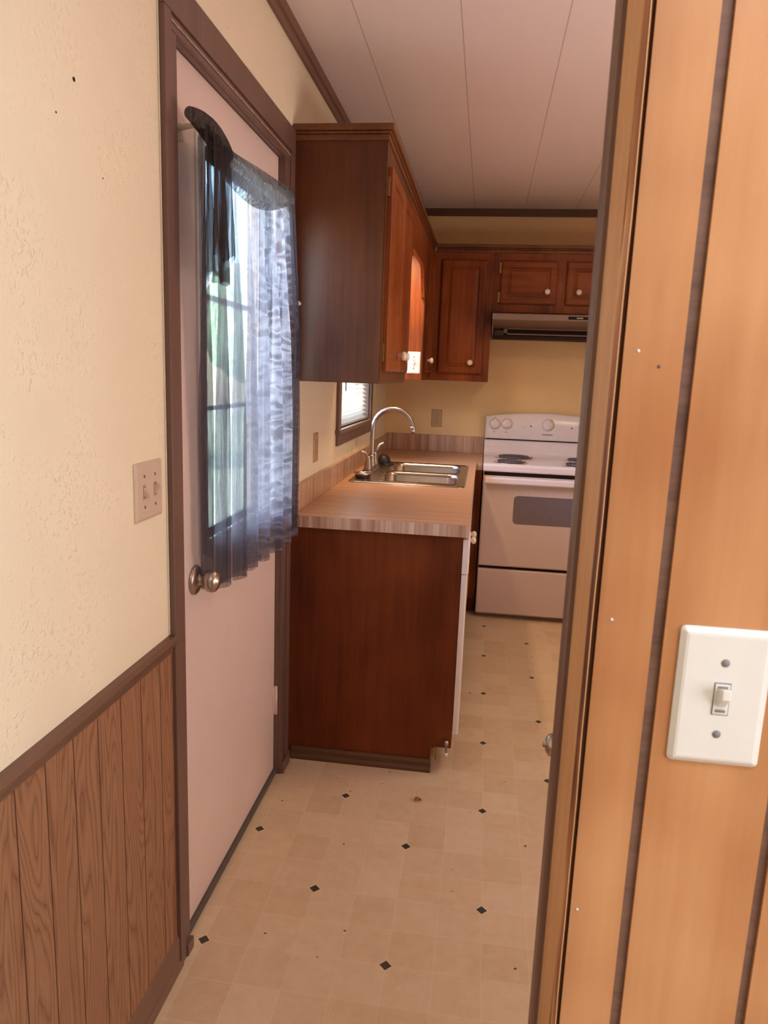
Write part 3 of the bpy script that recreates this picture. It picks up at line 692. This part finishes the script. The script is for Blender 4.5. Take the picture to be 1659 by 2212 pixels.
for x, z, s in ((0.073, 1.114, 1.12), (0.149, 1.119, 1.12), (0.405, 1.121, 1.25), (0.625, 1.119, 1.0), (0.703, 1.114, 1.0)):
    c0 = Vector((x, py(z)-0.001, z))
    kb = lathe(B(), c0, na, [(0, 0), (0.033*s, 0), (0.0325*s, 0.003), (0.027*s, 0.004), (0.025*s, 0.014), (0.021*s, 0.017), (0, 0.018)], 30)
    gp = c0 + na*0.016
    for sgn in (0,):
        V = []
        upv = Vector((0, 0.18, 1)).normalized()
        for d_ in (0.0, 0.011):
            for a, b in ((-0.006, -0.022), (0.006, -0.022), (0.0045, 0.026), (-0.0045, 0.026)):
                V.append(kb.verts.new(gp + Vector((a*s, 0, 0)) + upv*(b*s) + na*d_))
        for q in ((0,1,2,3), (4,5,6,7), (0,1,5,4), (1,2,6,5), (2,3,7,6), (3,0,4,7)): kb.faces.new([V[i] for i in q])
    obj('knob', kb, M_ENAM, cpo)
def mark(x, z, w_, h_, name='printed_mark'):
    y = py(z)-0.0012; obj(name, boxes((x-w_/2, x+w_/2, y-0.0004, y+0.003, z-h_/2, z+h_/2)), M_MARK, cpo)
for x in (0.073, 0.149, 0.625, 0.703): mark(x, 1.155, 0.012, 0.003); mark(x-0.003, 1.066, 0.016, 0.003)
for i in range(4): mark(0.256+0.003*(i % 2), 1.128-0.009*i, 0.013, 0.004)
for i in range(7): mark(0.376+0.0095*i, 1.060, 0.0066, 0.0075+0.002*(i % 2), 'letter')
for x, z in ((0.297, 1.122), (0.550, 1.122)): mark(x, z+0.002, 0.044, 0.0022)
for x, z in ((0.299, 1.110), (0.553, 1.108)):
    obj('indicator_light', lathe(B(), (x, py(z)-0.001, z), na, [(0.0048, 0), (0.0045, 0.002), (0, 0.0028)], 14), M_KICK, cpo)
# oven door, window, handle, drawer
od = obj('oven_door', ringplate(B(), (0.395, VY+0.010, 0.587), X_, Z_, VX1-VX0-0.010, 0.530, [(0, 0), (0, 0.022), (0.004, 0.028), (0.010, 0.030)], 0.008), M_ENAM2, sv)
obj('oven_window', ringplate(B(), (0.395, VY-0.0195, 0.662), X_, Z_, 0.392, 0.166, [(0, 0), (0.0005, 0.0015), (0.002, 0.001)], 0.024), M_GLASSD, od)
hd = loft_poly(B(), [(VY-0.018, 0.812), (VY-0.050, 0.809), (VY-0.058, 0.816), (VY-0.056, 0.840), (VY-0.045, 0.848), (VY-0.018, 0.850)], VX0+0.014, VX1-0.014, lambda a, b, d: (d, a, b))
obj('door_handle', hd, M_ENAM, od, 0.004)
obj('storage_drawer', ringplate(B(), (0.395, VY+0.010, 0.168), X_, Z_, VX1-VX0-0.010, 0.272, [(0, 0), (0, 0.022), (0.003, 0.027), (0.008, 0.029)], 0.006), M_ENAM2, sv)
obj('drawer_gap', boxes((VX0+0.008, VX1-0.008, VY+0.006, VY+0.013, 0.303, 0.324)), M_DARK, sv)
for x, y, r in ((0.205, 4.575, 0.112), (0.172, 4.300, 0.090), (0.580, 4.300, 0.105), (0.600, 4.575, 0.085)):
    dp = lathe(B(), (x, y, 0.9196), Z_, [(r+0.012, 0.0), (r+0.012, 0.002), (r+0.005, 0.0035), (r-0.004, 0.001), (r*0.7, 0.0004), (0, 0.0004)], 40)
    bo = obj('burner', dp, M_CHROME, sv)
    cbm = B(); pts = []; turns = 4 if r < 0.1 else 5; N = turns*26
    for i in range(N+1):
        t = i/N; a = 2*PI*turns*t; rr = 0.016 + (r-0.022)*t
        pts.append((x+rr*math.cos(a), y+rr*math.sin(a), 0.9270))
    tube(cbm, pts, 0.0042, 6); lathe(cbm, (x, y, 0.920), Z_, [(0, 0.002), (0.012, 0.002), (0.012, 0.009), (0, 0.009)], 14)
    obj('coil', cbm, M_COIL, bo)

# ------------------------------------------------------------------ wall plates
def toggle_plate(name, c, u, v, gangs, mat, label, lever=+1, scr=M_SLOT):
    """plate in plane (u, v) with toggles; n = u x v faces the room"""
    c, u, v = Vector(c), Vector(u), Vector(v); n_ = u.cross(v)
    w_ = 0.070 + 0.046*(gangs-1)
    t = thing(name, c, label, 'switch')
    obj('plate', ringplate(B(), c, u, v, w_, 0.1145, [(0, 0), (0, 0.002), (0.004, 0.0052), (0.006, 0.0058)], 0.004), mat, t)
    for g in range(gangs):
        gc = c + u*((g-(gangs-1)/2)*0.046)
        ts = ringplate(B(), gc+n_*0.0050, u, v, 0.0128, 0.0272, [(0, 0), (0, 0.0010)], 0, 1, 1)
        ringplate(ts, gc+n_*0.0052, u, v, 0.0112, 0.0252, [(0, 0), (0, 0.0016)])
        ringplate(ts, gc+v*0.0098+n_*0.0062, u, v, 0.0075, 0.0022, [(0, 0), (0, 0.0010)], 0, 1, 1)
        ringplate(ts, gc-v*0.0098+n_*0.0062, u, v, 0.0075, 0.0022, [(0, 0), (0, 0.0010)], 0, 1, 1)
        obj('toggle_slot', ts, [mat, scr], t)
        lv = B(); q = lever if not hasattr(lever, '__len__') else lever[g]
        a0 = gc + n_*0.0045; a1 = gc + n_*0.017 + v*(0.008*q)
        V = []
        for p, hw, hh in ((a0, 0.0042, 0.0085), (a1, 0.0034, 0.0042)):
            for s1, s2 in ((-1, -1), (1, -1), (1, 1), (-1, 1)): V.append(lv.verts.new(p + u*(hw*s1) + v*(hh*s2)))
        for f in ((0,1,2,3), (4,5,6,7), (0,1,5,4), (1,2,6,5), (2,3,7,6), (3,0,4,7)): lv.faces.new([V[i] for i in f])
        obj('toggle', lv, mat, t, 0.0012)
        for dz in (0.030, -0.030):
            sc = lathe(B(), gc+v*dz+n_*0.0055, n_, [(0, 0), (0.0034, 0), (0.0030, 0.0010), (0, 0.0014)], 16)
            obj('screw', sc, scr, t)
    return t
toggle_plate('light_switch', (0.1993, NF, 1.1575), X_, Z_, 1, M_PLATE, 'white single toggle switch plate on the honey wood panelling at right', +1)
toggle_plate('light_switch', (WL, 1.3325, 1.160), Y_, Z_, 2, M_IVORY, 'beige double toggle switch plate on the cream wall left of the door', (-1, +1), M_KICK2)
toggle_plate('light_switch', (-0.388, 3.950, 1.4665), X_, Z_, 1, M_WHITE, 'white toggle switch plate on the orange lit cabinet side by the sink window', -1, M_MARK)
def outlet(c, u, v, label, mat):
    c, u, v = Vector(c), Vector(u), Vector(v); n_ = u.cross(v)
    t = thing('wall_outlet', c, label, 'outlet')
    obj('plate', ringplate(B(), c, u, v, 0.070, 0.1145, [(0, 0), (0, 0.002), (0.004, 0.0052), (0.006, 0.0056)], 0.004), mat, t)
    for dz in (0.0195, -0.0195):
        rc = obj('receptacle', ringplate(B(), c+v*dz+n_*0.005, u, v, 0.033, 0.028, [(0, 0), (0, 0.0014), (0.001, 0.0018)], 0.011), mat, t)
        sl_ = B()
        for du, dh, w_, h_ in ((-0.0065, 0.003, 0.0022, 0.0085), (0.0065, 0.003, 0.0022, 0.0070), (0, -0.008, 0.0045, 0.0045)):
            ringplate(sl_, c+v*(dz+dh)+u*du+n_*0.0066, u, v, w_, h_, [(0, 0), (0, 0.0004)])
        obj('slots', sl_, M_KICK, rc)
    obj('screw', lathe(B(), c+n_*0.0056, n_, [(0, 0), (0.003, 0), (0, 0.0012)], 12), M_GREYSC, t)
outlet((-0.305, YB, 1.130), X_, Z_, 'beige duplex outlet on the back wall above the backsplash', M_IVORYD)
outlet((WL, 2.772, 1.110), Y_, Z_, 'beige outlet plate on the left wall between door and sink window', M_IVORYD)

# ------------------------------------------------------------------ curtain on the exterior door
XC = -0.605
rod = thing('curtain_rod', (XC, 1.86, 1.865), 'thin curtain rod holding the sheer curtain across the door window', 'curtain rod')
obj('rod', tube(B(), [(XD, 1.516, 1.872), (XC-0.016, 1.502, 1.874), (XC-0.004, 1.508, 1.876), (XC, 1.9, 1.884), (XC, 2.240, 1.895), (XC-0.014, 2.252, 1.896), (XD, 2.254, 1.896)], 0.0055, 10), M_PORC, rod)
obj('bracket', boxes((XD, XD+0.02, 1.512, 1.522, 1.850, 1.884)), M_PORC, rod, 0.001)
def hem(y):
    t = (y-1.505)/0.78; return 0.875 - 0.018*t + 0.095*max(0, 1-(y-1.505)/0.095)**1.5
def cur(i, j):
    # i along the rod, j downward
    y0 = 1.508 + (0.692 + 0.086*min(1, j*2.6))*i
    k = 7.5
    ph = 2*PI*k*i + 0.8*math.sin(5*i)
    dep = 0.006 + 0.020*min(1, j*1.6)
    y = y0 + 0.013*min(1, j*2)*math.sin(ph*1.0+1.1)
    x = XC + dep*math.sin(ph) + 0.004*math.sin(2.3*ph+0.5)*j
    x -= 0.030*min(1, 1.2*j)*max(0, 1-i/0.28)
    x = max(x, XD+0.015)
    y += 0.060*min(1, 1.2*j)*max(0, 1-i/0.28)
    if j == 0: x = XC + 0.006
    zb = hem(y0) + 0.010*math.sin(ph+0.6)
    zt = 1.876 + 0.030*i
    z = zt + (zb-zt)*j
    return (x, y, z)
sc_ = tag(obj('sheer_curtain', grid(B(), 210, 40, cur), M_SHEER), 'sheer grey curtain panel gathered over the glass of the exterior door', 'curtain')
# scarf valance: twisted roll at the rod end, hanging tail, swag, long right tail
sf = thing('curtain_scarf', (XC+0.01, 1.85, 1.87), 'dark sheer scarf draped over the curtain rod, one tail at left', 'curtain scarf')
def tailL(i, j):
    y = 1.487 + 0.118*i + 0.016*i*j - 0.004*(1-j)*(1-i)
    ph = 2*PI*3.0*i
    x = XC + 0.024 + 0.009*math.sin(ph)*(0.4+j) + 0.004*math.sin(3*ph+4*j)
    zt = 1.874 - 0.026*i**2
    zb = 1.586 + 0.010*math.sin(ph*0.7+0.3)
    return (x, y, zt+(zb-zt)*j)
def tailL2(i, j):
    y = 1.492 + 0.112*i + 0.012*i*j; ph = 2*PI*2.4*i+1
    return (XC + 0.036 + 0.008*math.sin(ph)*(0.4+j), y, 1.872-0.02*i + ((1.648-0.020*i+0.012*math.sin(ph))-1.872+0.02*i)*j)
obj('hanging_tail', grid(B(), 40, 26, tailL), M_SCARF2, sf)
obj('tail_fold', grid(B(), 34, 22, tailL2), M_SCARF, sf)
rl = B(); pts = []; rad = []
for k in range(17):
    t = k/16; y = 1.446 + 0.166*t
    pts.append((XC+0.010+0.012*t, y, 1.880+0.004*math.sin(PI*t)-0.034*t*t)); rad.append(0.011+0.011*math.sin(PI*(0.02+0.75*t)))
tube(rl, pts, rad, 18)
obj('rolled_end', rl, M_SCARF, sf)
def swag(i, j):
    y = 1.588 + 0.560*i
    zt = 1.866 + 0.048*i
    zb = zt - 0.058 - 0.040*math.sin(PI*i)**0.9 + 0.010*i
    b = math.sin(PI*j)
    return (XC + 0.014 + 0.020*b + 0.004*math.sin(j*15+i*4), y, zt + (zb-zt)*j)
obj('swag', grid(B(), 40, 16, swag), M_SCARF, sf)
def tailR(i, j):
    y = 2.135 + 0.060*i + 0.085*min(1, j*2.6)
    return (XC + 0.016 + 0.006*math.sin(2*PI*1.6*i), y, 1.906 + (0.900-1.906)*j)
obj('long_tail', grid(B(), 22, 34, tailR), M_SHEER2, sf)

# small white push hook on the side of the near cabinet
hk = lathe(B(), (-0.621, 2.3995, 1.617), (0, -1, 0), [(0, 0), (0.007, 0), (0.007, 0.003), (0.004, 0.006), (0.0035, 0.016), (0.008, 0.019), (0.008, 0.022), (0, 0.024)], 16)
tag(obj('wall_hook', hk, M_PORC), 'tiny white hook on the dark cabinet side next to the curtain', 'hook')

# ------------------------------------------------------------------ interior door folded back behind the right jamb: only its knob shows
idr = bpy.data.objects.new('door_2', None); COL.objects.link(idr); idr.location = (0.165, 0.9, 0); idr.matrix_world = Matrix.Translation((0.165, 0.9, 0)); idr['kind'] = 'structure'
obj('door_leaf', boxes((0.148, 0.182, 0.705, 1.060, 0.012, 2.03)), M_TRIM, idr, 0.002)
kb = lathe(B(), (0.148, 0.975, 0.893), (-1, 0, 0), [(0, 0), (0.020, 0), (0.019, 0.004), (0.008, 0.006), (0.008, 0.012), (0.014, 0.016), (0.0165, 0.023), (0.015, 0.029), (0.009, 0.033), (0.004, 0.034), (0.004, 0.037), (0, 0.037)], 28)
obj('door_knob', kb, M_NICKEL, idr)

# ------------------------------------------------------------------ dry leaf on the floor
lf = B(); pts = []
def leaf(i, j):
    a = (i-0.5)*0.026; wv = 0.008*math.sin(PI*min(1, max(0, i)))**0.7
    b = (j-0.5)*2*wv
    return (-0.141+a*0.9-b*0.4, 2.212+a*0.4+b*0.9, 0.0025+0.006*abs(j-0.5)*2+0.004*math.sin(PI*i*1.3))
tag(obj('dried_leaf', grid(lf, 10, 6, leaf), M_LEAFD), 'small dry brown leaf lying on the vinyl floor before the cabinet', 'leaf')

# ------------------------------------------------------------------ outside, seen through the door glass
struct('lawn', boxes((-40, -3.2, -20, 40, -0.75, -0.6)), M_GRASS)
struct('porch_deck', boxes((-3.2, -0.78, -1, 6, -0.2, -0.06)), M_DECK)
for x, y, h, r in ((-9, 14, 5.0, 2.0), (-13, 25, 7.0, 2.8), (-5.5, 17.5, 4.0, 1.4), (-20, 27, 7.5, 3.0)):
    t = thing('garden_tree', (x, y, -0.6), 'leafy green tree on the lawn seen through the door glass', 'tree', 'trees on the lawn')
    obj('trunk', tube(B(), [(x, y, -0.6), (x+0.1, y, h*0.3), (x, y+0.1, h*0.6)], [0.22, 0.17, 0.1], 10), M_BARK, t)
    cr = B(); bmesh.ops.create_icosphere(cr, subdivisions=4, radius=1.0)
    for v in cr.verts:
        p = v.co.copy(); s = 1+0.16*math.sin(5*p.x+x)*math.sin(6*p.y)*math.cos(5*p.z)+0.07*math.sin(17*p.x+3)*math.sin(15*p.z+y)
        v.co = Vector((x+p.x*r*s, y+p.y*r*s, h*0.62+p.z*r*1.05*s))
    obj('crown', cr, M_LEAF, t)
